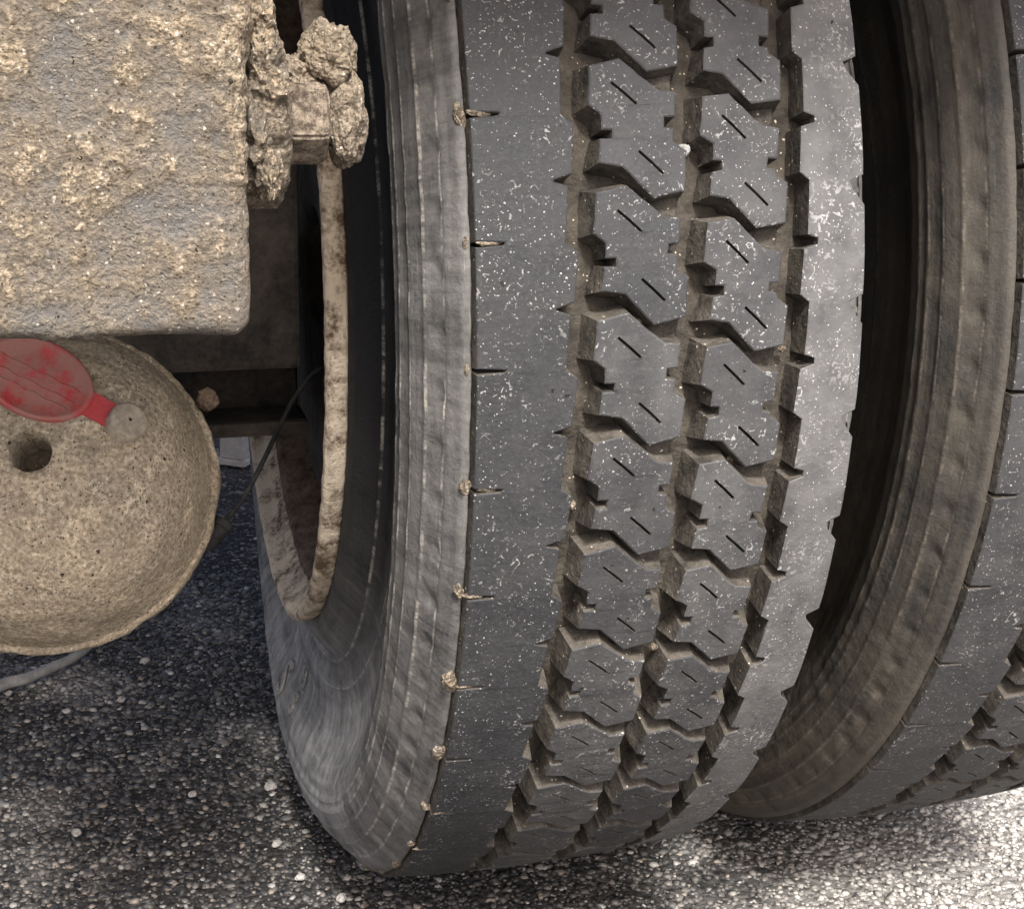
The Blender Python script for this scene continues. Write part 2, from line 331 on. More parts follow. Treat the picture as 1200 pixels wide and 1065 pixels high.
def prism(V, F, MI, outer, holes=(), top=0.0, base=DEPTH, flare=1.3, mt=0, mw=1, holed=0.006, mh=1, cham=0.8, skip=()):
    """raised rubber piece: chamfered top, flared walls, sunk sipes"""
    wts = [q[2] for q in outer] if len(outer[0]) > 2 else None; outer = [q[:2] for q in outer]
    n = len(outer); b0 = len(V); ins = inset(outer, cham)
    flr = inset(outer, -flare, wts)
    for i in skip:
        for q in (i, (i+1) % n):
            sg = 1 if ins[q][0] > outer[q][0] else -1
            ins[q] = (outer[q][0]+sg*cham, outer[q][1]); flr[q] = (outer[q][0]-sg*flare*(wts[q] if wts else 1.0), outer[q][1])
    for k, (pl, h) in enumerate(((ins, top), (outer, top+cham*0.0007), (flr, base))):
        V += [wrap(a, t, h) for a, t in pl]
    for k in range(2):
        for i in range(n):
            if i in skip: continue
            j = (i+1) % n; F.append((b0+k*n+i, b0+k*n+j, b0+(k+1)*n+j, b0+(k+1)*n+i)); MI.append(mt if k == 0 else mw)
    loops = [[Vector((a, t*65, 0)) for a, t in ins]]; idx = list(range(b0, b0+n))
    for hpoly in holes:
        h0 = len(V); V += [wrap(a, t, top) for a, t in hpoly]; V += [wrap(a, t, top+holed) for a, t in hpoly]; m = len(hpoly)
        loops.append([Vector((a, t*65, 0)) for a, t in hpoly]); idx += list(range(h0, h0+m))
        for i in range(m): F.append((h0+i, h0+(i+1) % m, h0+m+(i+1) % m, h0+m+i)); MI.append(mh)
        F.append([h0+m+i for i in range(m)]); MI.append(mh)
    for tri in tessellate_polygon(loops): F.append([idx[i] for i in tri]); MI.append(mt)
def sipe(a, b, w=1.5):
    st = DL*RT*1000; p, q = Vector((a[0], a[1]*st)), Vector((b[0], b[1]*st)); e = (q-p).normalized(); n = Vector((-e.y, e.x))*w/2; m = (p+q)/2
    return [(v.x, v.y/st) for v in (p-n, m-n*1.25, q-n, q+n, m+n*0.8, p+n)]
A = [(-46.3, -0.011), (-29.4, -0.072), (-15.7, 0.1), (-9.0, 0.179), (0.1, 0.19), (-1.1, 0.386), (-7.0, 0.392), (-7.4, 0.472), (-2.1, 0.48), (-2.5, 0.589), (4.1, 0.656), (2.6, 0.976), (-15.0, 1.033), (-31.4, 0.786), (-44.1, 0.754), (-42.9, 0.567), (-36.3, 0.563), (-36.0, 0.5), (-41.8, 0.495), (-41.8, 0.375), (-48.2, 0.301)]
B = [(15.3, 0.225), (30.6, 0.196), (45.0, 0.406), (49.1, 0.448), (59.0, 0.47), (56.9, 0.718), (51.3, 0.718), (50.7, 0.792), (55.7, 0.804), (56.1, 0.852), (62.6, 0.912), (60.9, 1.238), (43.4, 1.278), (27.7, 1.037), (16.8, 1.011), (18.4, 0.825), (24.3, 0.808), (24.5, 0.735), (19.3, 0.729), (20.0, 0.605), (12.7, 0.537)]
SA = [((-35.1, 0.122), (-22.0, 0.293)), ((-22.3, 0.662), (-9.2, 0.841))]
SB = [((25.5, 0.374), (38.5, 0.558)), ((36.8, 0.911), (50.2, 1.096))]
TA = [(-24, -0.005), (-15.2, 0.115), (-9.0, 0.195), (0.6, 0.205), (3.0, -0.04), (-14.5, 0.02), (-20, -0.07)]
TB = [(36, 0.285), (45.4, 0.42), (49.3, 0.463), (59.4, 0.485), (61.3, 0.225), (44, 0.265), (39, 0.19)]
def soft(me):
    me.polygons.foreach_set('use_smooth', np.ones(len(me.polygons), dtype=bool)); me.set_sharp_from_angle(angle=R(24)); me.update()
def worn(poly):
    out = []; sd0 = random.uniform(0, 99)
    for i, p in enumerate(densify(poly, 0.055)):
        q = Vector((p[0]*0.35, p[1]*23, sd0)); d = 0.28*noise.noise(q)+0.16*noise.noise(q*3.1)
        chip = 0.55 if random.random() < 0.03 else 0.0
        out.append((p[0]+d+random.uniform(-1, 1)*chip, p[1]+0.012*noise.noise(q+Vector((31, 7, 0)))*0.6+random.uniform(-1, 1)*chip*0.01, p[2]))
    return out
def block_mesh(poly, sipes, tie, k, deform):
    V, F, MI = [], [], []
    wt = [0.3 if i in (5, 6, 7, 8, 15, 16, 17, 18) else 1.0 for i in range(21)]
    prism(V, F, MI, worn([(a, t, w) for (a, t), w in zip(poly, wt)]), [sipe(*s) for s in sipes], flare=3.4)
    prism(V, F, MI, tie, (), top=0.0098, base=DEPTH+0.001, flare=2.6, mt=1, cham=1.0)
    if deform:
        c, s = math.cos(k*DL), math.sin(k*DL)
        V = squash([(x, y*c-z*s, y*s+z*c) for x, y, z in V])
    me = recalc(mesh('tread_block', V, F, False, MI)); me.materials.append(M['tread']); me.materials.append(M['wall']); soft(me); return me
def rib_mesh(left):
    V, F, MI = [], [], []
    if left:
        right = [(-60.9, 0.915+0.0), (-62.9, 1.376), (-56.4, 1.444), (-58.6, 1.83)]
        for k in range(NP):
            inner = [(-61.0, 0.93), (-62.0, 1.14), (-63.0, 1.376), (-56.4, 1.444), (-57.6, 1.64), (-58.7, 1.835), (-68.3, 1.883), (-68.5, 1.895), (-61.0, 1.93)]
            outer = [(-110, 1.93), (-110, 1.78), (-110, 1.62), (-110, 1.5), (-110, 1.395), (-95.5, 1.380), (-94.5, 1.356), (-110, 1.344), (-110, 1.2), (-110, 1.07), (-110, 0.93)]
            poly = [(a, t+k) for a, t in inner+outer]; n0, n1 = len(inner), len(poly)
            prism(V, F, MI, poly, (), flare=1.6, skip=(n0-1, n1-1), cham=0.6, mw=1)
    else:
        for k in range(NP):
            inner = [(70.2, -0.174), (75.9, -0.109), (75.2, 0.12), (74.4, 0.329), (80.8, 0.362), (80.7, 0.412), (72.3, 0.45), (71.2, 0.64), (70.2, 0.826)]
            outer = [(110, 0.826), (110.4, 0.7), (110.5, 0.5), (110.4, 0.3), (110.4, 0.09), (102.9, -0.044), (101.5, -0.105), (110, -0.16), (110, -0.174)]
            poly = [(a, t+k, 1.0) for a, t in inner]+[(a, t+k, 0.0) for a, t in outer]; n0, n1 = len(inner), len(poly)
            prism(V, F, MI, poly, (), base=0.060, flare=1.6, skip=(n0-1, n1-1), cham=0.6, mw=1)
    # the cut ends of neighbouring pitches meet: no inset there
    me = mesh('shoulder_rib', squash(V), F, False, MI)
    bm = bmesh.new(); bm.from_mesh(me); bmesh.ops.remove_doubles(bm, verts=bm.verts, dist=0.00005); bmesh.ops.recalc_face_normals(bm, faces=bm.faces); bm.to_mesh(me); bm.free()
    me.materials.append(M['rib'] if left else M['rib_pale']); me.materials.append(M['wall']); soft(me); return me
HALF = [(0.0, RT-DEPTH), (0.03, RT-DEPTH-0.0004), (0.06, RT-DEPTH-0.0013), (0.085, RT-DEPTH-0.003), (0.1065, RT-0.0215), (0.1085, RT-0.0200), (0.1110, RT-0.0185), (0.1116, RT-0.010), (0.1126, RT-0.0090),
            (0.1165, 0.4865), (0.121, 0.480), (0.1255, 0.4735), (0.1300, 0.4665), (0.1338, 0.4590), (0.1365, 0.4505), (0.1385, 0.4420), (0.1390, 0.4340), (0.1372, 0.4230), (0.1318, 0.4120), (0.1250, 0.4010), (0.1200, 0.3880), (0.1172, 0.3700), (0.1170, 0.3500), (0.1195, 0.3350), (0.1250, 0.3230), (0.1320, 0.3130), (0.1385, 0.3050), (0.1415, 0.2970), (0.1400, 0.2880)]
def load_bulge(r): return 0.0125*np.exp(-((r-0.447)/0.042)**2)+0.011*np.clip((r-0.325)/0.02, 0, 1)*np.clip((0.43-r)/0.03, 0, 1)
def carcass():
    half = HALF
    # refine the profile and add moulded rings
    P = [half[0]]
    for a, b in zip(half, half[1:]):
        L = math.hypot(a[0]-b[0], a[1]-b[1]); k = max(1, int(L/(0.0019 if 0.30 < (a[1]+b[1])/2 < 0.487 else 0.005)))
        for i in range(1, k+1): P.append((a[0]+(b[0]-a[0])*i/k, a[1]+(b[1]-a[1])*i/k))
    Q = []; ed = []
    for x, r in P:
        e = 0
        if r < 0.4865:
            for rc, w, h in ((0.4795, 0.0011, 0.0009), (0.4660, 0.0011, 0.0012), (0.4545, 0.0012, 0.0012), (0.4430, 0.0013, 0.0014), (0.4345, 0.0013, 0.0008), (0.3500, 0.0012, 0.0010), (0.3275, 0.0018, 0.0030)):
                gss = math.exp(-((r-rc)/w)**2); x += h*gss; e = max(e, gss*(1.0 if rc in (0.4430, 0.3275) else 0.55))
        Q.append((x, r)); ed.append(e)
    prof = [(-x, r) for x, r in Q[::-1]]+Q[1:]; edge = ed[::-1]+ed[1:]
    n = 960; m = len(prof)
    V, F = lathe(prof, n, lambda a, r, t: (a, r*np.cos(t), r*np.sin(t)))
    sg = np.sign(V[:, 0]); ax = np.abs(V[:, 0]); r = np.hypot(V[:, 1], V[:, 2]); th = np.arctan2(V[:, 2], -V[:, 1])
    # the loaded tyre bulges above the contact patch
    gb = np.exp(-(((th+math.pi/2+math.pi) % (2*math.pi)-math.pi)/0.62)**2)
    V[:, 0] += sg*gb*load_bulge(r)*(ax > 0.05)
    # dimples of the shoulder, half a pitch apart
    ph = (TH0-th)/DL*2-0.15; dp = (ph-np.round(ph))*DL/2*0.478
    V[:, 0] -= sg*0.0022*np.exp(-(dp/0.0045)**2-((r-0.4735)/0.0034)**2)*(ax > 0.1)
    rm = np.ones(len(V))
    tr = (ax < 0.1112)
    for i in np.nonzero(tr)[0]:
        p = V[i]; k = 0.0022*max(-0.3, fbm(p, 55, 4))+0.0008*nz(p, 260); f = (r[i]+k)/r[i]; V[i, 1] *= f; V[i, 2] *= f
    sd_ = (~tr) & (r > 0.33)
    for i in np.nonzero(sd_)[0]:
        p = V[i]; V[i, 0] += sg[i]*0.0006*fbm(p, 70, 3)
    lipf = np.where((V[:, 0] > 0.1000) & (r > 0.4450), 0.4450/r, 1.0); V[:, 1] *= lipf; V[:, 2] *= lipf
    V = squash(V)
    me = bigmesh('tyre', V, F, True)
    attr(me, 'edge', np.tile(edge, n)*np.clip(0.45+0.5*gb+0.6*np.array([fbm(p, 9, 3) for p in V]), 0, 1)); attr(me, 'dust', np.clip(np.clip((r-0.338)/0.03, 0, 1)*0.34+gb**0.7*(1.05-0.50*np.clip((r-0.44)/0.02, 0, 1)), 0, 1))  # dust plus painted light: paler low down, darker above and at the bead
    fm = np.repeat([0 if (abs(prof[j][0]) < 0.1114 and prof[j][1] > 0.47) else 1 for j in range(m-1)], 1)
    me.polygons.foreach_set('material_index', np.tile(fm, n).astype(np.int32))
    me.materials.append(M['groove']); me.materials.append(M['side_in'])
    return me
TYRE = carcass(); RIBL, RIBR = rib_mesh(True), rib_mesh(False)
BA, BB = [block_mesh(A, SA, TA, 0, False) for _ in range(6)], [block_mesh(B, SB, TB, 0, False) for _ in range(6)]
def rim_meshes():
    ax = lambda a, r, t: (a, r*np.cos(t), r*np.sin(t))
    lip = [(-0.1200, 0.270), (-0.1300, 0.2780), (-0.1385, 0.2840), (-0.1400, 0.2890), (-0.1410, 0.2915), (-0.1430, 0.2925), (-0.1470, 0.2928), (-0.1510, 0.2930), (-0.1538, 0.2922), (-0.1552, 0.2900), (-0.1556, 0.2870), (-0.1548, 0.2842), (-0.1520, 0.2820), (-0.1460, 0.2800), (-0.1410, 0.2755), (-0.1370, 0.2700), (-0.1300, 0.2660)]
    V, F = lathe(lip, 720, ax, closed=True)
    for i in range(len(V)):
        p = V[i].copy(); rr = math.hypot(p[1], p[2]); k = 0.0005*fbm(p, 60, 5)+0.0004*nz(p, 330); V[i, 1] *= (rr+k)/rr; V[i, 2] *= (rr+k)/rr; V[i, 0] += 0.0007*fbm(p+3, 90, 4)
    fl = bigmesh('flange', V, F, True)
    bar = [(-0.1375, 0.2735), (-0.132, 0.2665), (-0.09, 0.262), (-0.02, 0.256), (0.05, 0.252), (0.11, 0.258), (0.126, 0.272), (0.126, 0.292), (0.128, 0.2935), (0.126, 0.268), (0.112, 0.250), (0.05, 0.246), (-0.02, 0.250), (-0.09, 0.256), (-0.128, 0.261)]
    V, F = lathe(bar, 180, ax, closed=True); br = bigmesh('barrel', V, F, True)
    dis = [(0.09, 0.249), (0.098, 0.235), (0.10, 0.20), (0.085, 0.15), (0.07, 0.14), (0.07, 0.09), (0.082, 0.09), (0.082, 0.138), (0.097, 0.15), (0.112, 0.20), (0.110, 0.24), (0.104, 0.249)]
    V, F = lathe(dis, 120, ax, closed=True); ds = bigmesh('wheel_disc', V, F, True)
    return fl, br, ds
RIM = rim_meshes()
VIS = range(-4, 15)
def clod_mesh(seed):
    bm = bmesh.new(); bmesh.ops.create_icosphere(bm, subdivisions=3, radius=1)
    for v in bm.verts:
        k = 1+0.34*noise.fractal(v.co*1.5+Vector((seed*7.3, 0, seed)), 1.0, 2.1, 3); v.co = Vector((v.co.x*0.0048, v.co.y*0.0040, v.co.z*0.0062))*k
    me = bpy.data.meshes.new('mud_clod'); bm.to_mesh(me); bm.free(); me.materials.append(M['clod']); return me
CLODS = [clod_mesh(s) for s in range(5)]
def make_wheel(x, phase, label, side, dusty, clods):
    w = empty('truck_tyre', (x, 0, GZ)); tag(w, label, 'tyre', 'twin tyres of the rear axle')
    t = link('casing', TYRE, (), w, (0, 0, 0.5-GZ))
    if side is not M['side_in']:
        t.material_slots[1].link = 'OBJECT'; t.material_slots[1].material = side
    for nm, me, mt in (('shoulder_rib', RIBL, None), ('shoulder_rib', RIBR, None)):
        o = link(nm, me, (), t); o.rotation_euler.x = phase
    for k in range(NP):
        for me, poly, sp, tie in ((BA, A, SA, TA), (BB, B, SB, TB)):
            a = k*DL+phase; thm = TH0-0.5*DL-a
            low = abs((thm+math.pi/2+math.pi) % (2*math.pi)-math.pi) < 0.55
            if low: o = link('tread_block', block_mesh(poly, sp, tie, k+phase/DL, True), (), t)
            else: o = link('tread_block', random.choice(me), (), t); o.rotation_euler.x = a
    if clods:
        for k in VIS:
            th = TH0-(0.352+k)*DL-phase; r = 0.4895; o = link('mud_clod', CLODS[k % 5], (), t, (-0.1135, -r*math.cos(th), r*math.sin(th)))
            s = random.choice((0.4, 0.6, 0.75, 0.95, 1.15)); o.scale = (s*0.8, s*0.8, s*random.uniform(0.9, 1.4)); o.rotation_euler = (-th, random.uniform(-0.4, 0.4), random.uniform(-0.5, 0.5))
            if k % 4 != 2:
                r = 0.4942; o = link('mud_smear', CLODS[(k*3+1) % 5], (), t, (-0.1045+random.uniform(-0.003, 0.003), -r*math.cos(th), r*math.sin(th)))
                o.scale = (1.1+0.5*random.random(), 0.30, 0.30); o.rotation_euler = (-th, random.uniform(-0.15, 0.15), 0)
    for (u, tt, sz) in ((8, 0.62, 0.0034), (66, 2.3, 0.0024), (-52, 3.6, 0.0026), (10, 5.2, 0.0028), (-20, 2.02, 0.0022), (38, 3.25, 0.0020)):
        p = wrap(u, tt+phase/DL, 0.0115 if abs(u) not in (20, 38, 12) else 0.0095)
        lump('trapped_stone', 2, (sz, sz*0.8, sz*0.9), 0.4, 1.3, M['hose' if sz > 0.003 else 'clod'], t, p, u*0.3, (tt, u, 0))
    rim = link('rim', RIM[1], M['rust'], w, (0, 0, 0.5-GZ))
    link('flange', RIM[0], M['rim'], rim); link('wheel_disc', RIM[2], M['rust'], rim)
    return w, t
inner, inner_t = make_wheel(0, 0.0, 'inner truck tyre with grey scuffed sidewall facing the mud-covered brake chamber', M['side_in'], False, True)
outer, outer_t = make_wheel(0.322, 0.052, 'outer truck tyre of the pair with brown dusty sidewall beside the other tyre', M['side_out'], True, False)

# raised moulding marks low on the inner sidewall
def sidewall_x(r):
    rs = [q[1] for q in HALF[::-1] if q[1] < 0.487]; xs = [q[0] for q in HALF[::-1] if q[1] < 0.487]
    return float(np.interp(r, rs, xs)+load_bulge(r))
def letter(ch, th, r0, size):
    cu = bpy.data.curves.new('letter', 'FONT'); cu.body = ch; cu.size = size; cu.extrude = 0.0010; cu.align_x = 'CENTER'; cu.resolution_u = 4
    o = bpy.data.objects.new('tmp', cu); col.objects.link(o); dg = bpy.context.evaluated_depsgraph_get(); me = bpy.data.meshes.new_from_object(o.evaluated_get(dg)); bpy.data.objects.remove(o)
    for v in me.vertices:
        r = r0-v.co.y; a = th+v.co.x/r0; v.co = Vector((-(sidewall_x(r)+0.0019+v.co.z), -r*math.cos(a), r*math.sin(a)))
    me.materials.clear(); me.materials.append(M['side_in'])
    attr(me, 'dust', np.ones(len(me.vertices))); attr(me, 'edge', np.full(len(me.vertices), 0.5))
    link('raised_letter', me, (), inner_t)
letter('S', -math.pi/2-0.14, 0.424, 0.050); letter('H', -math.pi/2-0.01, 0.388, 0.028); letter('8', -math.pi/2-0.01, 0.414, 0.030)

# ------------------------------------------------------------------ axle and brake
ax_t = empty('rear_axle', (-0.6, 0.0, GZ)); tag(ax_t, 'dark greasy axle beam with brake drum behind the brake chamber', 'axle')
axo = Vector((0.6, 0, -GZ))
def axbox(n, c, d, m, bev=0.004): return box(n, Vector(c)+axo, d, m, ax_t, bev)
zb = float(on_y(330, 497, -0.055)[2]); axbox('beam', (-0.75, 0.02, zb+0.0725), (1.22, 0.15, 0.145), M['dark'], 0.012)
zk = float(on_y(300, 432, -0.17)[2]); axbox('brake_bracket', (-0.26, -0.17, zk+0.1075), (0.21, 0.012, 0.215), M['dark'])
axbox('clamp_plate', (-0.30, -0.085, zb+0.012), (0.32, 0.05, 0.012), M['dark'])
V, F = lathe([(-0.118, 0.05), (-0.118, 0.165), (-0.114, 0.200), (-0.105, 0.207), (-0.095, 0.207), (-0.092, 0.200), (0.04, 0.200), (0.066, 0.18), (0.066, 0.05)], 128, lambda a, r, t: (a, r*np.cos(t), r*np.sin(t)), closed=True)
link('brake_drum', bigmesh('brake_drum', V, F, True), M['dark'], ax_t, Vector((0, 0, 0.5))+axo)

# ------------------------------------------------------------------ mud caked bracket with bolt
BY = -0.60
br = on_y(294, 391, BY); BX1, BZ0 = float(br[0]), float(br[2])
brk = empty('spring_bracket', (BX1-0.1, BY+0.05, BZ0)); tag(brk, 'mud-caked grey steel bracket with a large bolted nut beside the tyre', 'bracket')
bo = Vector((BX1-0.1, BY+0.05, BZ0))
def rounded_box(lo, hi, rad, step):
    lo, hi = np.array(lo), np.array(hi); P = {}; F = []; V = []
    ns = np.maximum(2, np.ceil((hi-lo)/step).astype(int))
    def vid(i):
        if i not in P: P[i] = len(V); V.append(lo+(hi-lo)*np.array(i)/ns)
        return P[i]
    for ax in range(3):
        b, c = (ax+1) % 3, (ax+2) % 3
        for s in (0, ns[ax]):
            for i in range(ns[b]):
                for j in range(ns[c]):
                    q = []
                    for di, dj in ((0, 0), (1, 0), (1, 1), (0, 1)):
                        k = [0, 0, 0]; k[ax] = int(s); k[b] = i+di; k[c] = j+dj; q.append(vid(tuple(k)))
                    F.append(q if s else q[::-1])
    V = np.array(V); C = np.clip(V, lo+rad, hi-rad); D = V-C; L = np.linalg.norm(D, axis=1, keepdims=True)
    N = D/np.maximum(L, 1e-9); return C+N*rad, N, np.array(F)
V, N, F = rounded_box((BX1-0.175, BY, BZ0), (BX1, BY+0.085, BZ0+0.19), 0.007, 0.0013)
mudv = np.zeros(len(V))
for i in range(len(V)):
    p = V[i]; near = math.exp(-((p[0]-BX1)/0.018)**2)*(0.4 + 0.9*(p[2] > BZ0+0.06)*math.exp(-((p[2]-0.69)/0.06)**2))
    a = fbm(p, 80, 5, 0.7); b = nz(p, 330); c = max(0.0, nz(p, 150))
    cov = min(1.0, max(0.12, 0.58+1.7*fbm(p+2, 34, 3)))
    h = 0.0014*fbm(p, 18, 3)-0.0035*max(0, nz(p+7, 48)-0.42)+0.0006*cov+cov*(0.0007*a+0.0006*b)+cov*(0.0014*c*max(0, a+0.3)+0.0011*max(0, nz(p, 260)-0.1)+0.0004*nz(p, 480))+near*(0.0016+0.0030*max(-0.4, fbm(p, 70, 5)))
    V[i] = p+N[i]*h; mudv[i] = 0.15*a+0.5*(cov-0.6)+0.35*near+0.3*c-0.42*math.exp(-((p[0]-BX1+0.012)/0.009)**2)*(0.5+fbm(p, 22, 2))
me = bigmesh('bracket_plate', V-np.array(bo), F, True); attr(me, 'mud', mudv); link('bracket_plate', me, M['mud'], brk)
box('hanger_web', Vector((BX1-0.09, BY+0.045, BZ0+0.30))-bo, (0.15, 0.05, 0.25), M['dark'], brk)
def attr0(o, v=0.15): attr(o.data, 'mud', np.full(len(o.data.vertices), v)); return o
# washer, nut, bolt along X
nc = Vector(on_y(356, 138, BY+0.055)); xw0 = BX1-0.002; xw1 = float(on_y(331, 150, BY+0.055)[0]); xn1 = float(on_y(381, 140, BY+0.055)[0]); xb1 = float(on_y(413, 120, BY+0.055)[0])
V, F = lathe([(xw0, 0.004), (xw0, 0.034), (xw0+0.0045, 0.0385), (xw1-0.004, 0.0375), (xw1-0.001, 0.033), (xw1, 0.028), (xw1, 0.004)], 160, lambda a, r, t: (a, r*np.cos(t), r*np.sin(t)), closed=True)
V = V+np.array([0, nc.y, nc.z]); cc = np.array([0, nc.y, nc.z])
for i in range(len(V)):
    p = V[i].copy(); d = p-cc; d[0] = 0; k = 0.10*fbm(p, 75, 5, 0.7); V[i] = p+d*k; V[i, 0] += 0.0016*fbm(p+5, 110, 4)
me = bigmesh('washer', V-np.array(bo), F, True); attr(me, 'mud', np.full(len(V), 0.1)); link('washer', me, M['clod'], brk)
hexp = []; nr = 0.0205
bm = bmesh.new(); rings = []
for xx, rr in ((xw1-0.002, nr*0.9), (xw1+0.0016, nr), (xn1-0.0026, nr), (xn1, nr*0.88), (xn1, nr*0.5)):
    rings.append([bm.verts.new((xx, nc.y+rr*math.cos(R(60*k+20)), nc.z+rr*math.sin(R(60*k+20)))) for k in range(6)])
for a, b in zip(rings, rings[1:]):
    for k in range(6): bm.faces.new((a[k], a[(k+1) % 6], b[(k+1) % 6], b[k]))
bm.faces.new(rings[-1]); bm.faces.new(rings[0][::-1]); bmesh.ops.recalc_face_normals(bm, faces=bm.faces)
bmesh.ops.bevel(bm, geom=[e for e in bm.edges], offset=0.0013, segments=2, affect='EDGES'); bmesh.ops.translate(bm, verts=bm.verts, vec=-bo)
me = bpy.data.meshes.new('nut'); bm.to_mesh(me); bm.free(); link('nut', me, M['nut'], brk)
bc = Vector(((xn1+xb1)/2, nc.y, nc.z))
attr0(lump('bolt_end', 5, (0.010, 0.0165, 0.021), 0.16, 2.2, M['clod'], brk, bc-bo+Vector((0.002, 0, 0.0)), 3))
attr0(lump('mud_cake', 5, (0.0125, 0.015, 0.0145), 0.24, 2.0, M['clod'], brk, Vector(on_y(383, 66, nc.y))-bo, 5))
attr0(lump('mud_cake', 4, (0.009, 0.012, 0.010), 0.35, 2.4, M['clod'], brk, Vector(on_y(345, 92, nc.y))-bo, 8))

for i, (px, py, a, b) in enumerate(((301, 22, 0.0075, 0.012), (306, 62, 0.0085, 0.014), (312, 98, 0.0095, 0.012), (313, 200, 0.0060, 0.013), (298, 150, 0.0070, 0.016))):
    attr0(lump('mud_cake', 4, (a, 0.013, b), 0.26, 2.3, M['mud'], brk, Vector(on_y(px, py, BY+0.026))-bo, 11+i), 0.3)
# ------------------------------------------------------------------ brake chamber
CCN = CAM+ray(50, 561)*0.86
axd = np.array(-ray(50, 561)); axd = axd+0.24*(-0.627*CR+0.78*CU); axd /= np.linalg.norm(axd)
AX = Vector(axd); e1 = AX.cross(Vector((0, 0, 1))).normalized(); e2 = e1.cross(AX)
ch = empty('brake_chamber', Vector(CCN)-Vector((0, 0, 0.1))); tag(ch, 'round mud-covered brake chamber with a red cap under the steel bracket', 'brake chamber')
cho = Vector(ch.location)
def chamap(c): return lambda a, r, t: tuple(c[k]+AX[k]*a+e1[k]*r*np.cos(t)+e2[k]*r*np.sin(t) for k in range(3))
prof = [(0.0645, 0.0), (0.0645, 0.010), (0.064, 0.022), (0.0625, 0.034), (0.060, 0.046), (0.0555, 0.058), (0.049, 0.070), (0.040, 0.0805), (0.028, 0.0885), (0.014, 0.0940), (0.0, 0.0978), (-0.012, 0.1000), (-0.019, 0.1010), (-0.0215, 0.1022), (-0.031, 0.1022), (-0.0325, 0.0985), (-0.05, 0.096), (-0.075, 0.088), (-0.095, 0.07), (-0.105, 0.04), (-0.106, 0.0)]
pp = []
for a, b in zip(prof, prof[1:]):
    L = math.hypot(a[0]-b[0], a[1]-b[1]); k = max(1, int(L/0.0022)) if a[0] > -0.035 else 2
    pp += [(a[0]+(b[0]-a[0])*i/k, a[1]+(b[1]-a[1])*i/k) for i in range(k)]
pp.append(prof[-1]); pp = [(a*0.95, r*0.935) for a, r in pp]
V, F = lathe(pp, 300, chamap(CCN))
F = F[:, ::-1]
# caging hole: push the end in round one spot
bvh = BVHTree.FromPolygons([Vector(v) for v in V], [tuple(f) for f in F])
def hit(px, py): 
    h = bvh.ray_cast(Vector(CAM), Vector(ray(px, py))); return h[0], h[1]
hp, hn = hit(36, 529); hp = np.array(hp)
hr = 0.0112
mudv = np.zeros(len(V)); D0 = np.linalg.norm((V-hp)-((V-hp)@axd)[:, None]*axd, axis=1); frontv = (V-CCN)@axd > 0.02
for i in range(len(V)):
    p = V[i].copy(); n = p-CCN; n = n/np.linalg.norm(n)
    a = fbm(p, 60, 5, 0.8); b = nz(p, 300); V[i] = p+n*(0.0009*a+0.0004*b); mudv[i] = 0.15*a
    if frontv[i] and hr*0.98 < D0[i] < hr+0.0026:
        q = V[i]-hp; q = q-(q@axd)*axd; V[i] += q*(hr*(1+0.06*nz(p, 150))/max(1e-6, np.linalg.norm(q))-1)
    if frontv[i] and D0[i] <= hr*0.98: V[i] -= axd*0.045; mudv[i] = -0.9
me = bigmesh('housing', V-np.array(cho), F, True); attr(me, 'mud', mudv); recalc(me); link('housing', me, M['cham'], ch)
V2, F2 = lathe([(-0.0225, 0.1005), (-0.0225, 0.1048), (-0.0245, 0.1060), (-0.030, 0.1060), (-0.033, 0.1050), (-0.033, 0.1005)], 240, chamap(CCN), closed=True)
V2 = CCN+(V2-CCN)*0.938
for i in range(len(V2)):
    p = V2[i]; d = p-CCN; V2[i] = p+d/np.linalg.norm(d)*0.0016*fbm(p, 70, 4)
me = bigmesh('clamp_ring', V2-np.array(cho), F2, True); attr(me, 'mud', np.full(len(V2), -0.25)); link('clamp_ring', recalc(me), M['cham'], ch)
b_ = Vector(on_y(243, 468, float(CCN[1])+0.03)); attr0(lump('clamp_bolt', 3, (0.0068, 0.0068, 0.0068), 0.25, 2, M['rust'], ch, b_-cho, 2), -0.3)
# red cap, strap, rivet
cp, cn = hit(44, 446); sp1, sn1 = hit(92, 470); sp2, sn2 = hit(146, 498)
vd = -Vector(ray(60, 460)); nrm = (cn.normalized()*0.7+vd*0.55).normalized()
ea = (sp2-cp); ea = (ea-nrm*ea.dot(nrm)).normalized(); eb = nrm.cross(ea)
bm = bmesh.new(); prev = None; layers = [(-0.006, 1.0), (0.0035, 1.0), (0.0048, 0.97), (0.0052, 0.90), (0.0040, 0.86), (0.0044, 0.5), (0.0046, 0.01)]
for h, s in layers:
    ring = [bm.verts.new(cp-cho+nrm*h+ea*0.0318*s*math.cos(2*math.pi*k/96)+eb*0.0225*s*math.sin(2*math.pi*k/96)) for k in range(96)]
    if prev:
        for k in range(96): bm.faces.new((prev[k], prev[(k+1) % 96], ring[(k+1) % 96], ring[k]))
    prev = ring
bm.faces.new(prev)
bmesh.ops.recalc_face_normals(bm, faces=bm.faces); me = bpy.data.meshes.new('red_cap'); bm.to_mesh(me); bm.free()
sc = [1.0 if (v.co-(cp-cho)).dot(nrm) > 0.003 else 0.5 for v in me.vertices]; attr(me, 'scuff', sc)
me.polygons.foreach_set('use_smooth', np.ones(len(me.polygons), dtype=bool)); cap = link('red_cap', me, M['red'], ch); tag(cap, 'scuffed red oval cap')
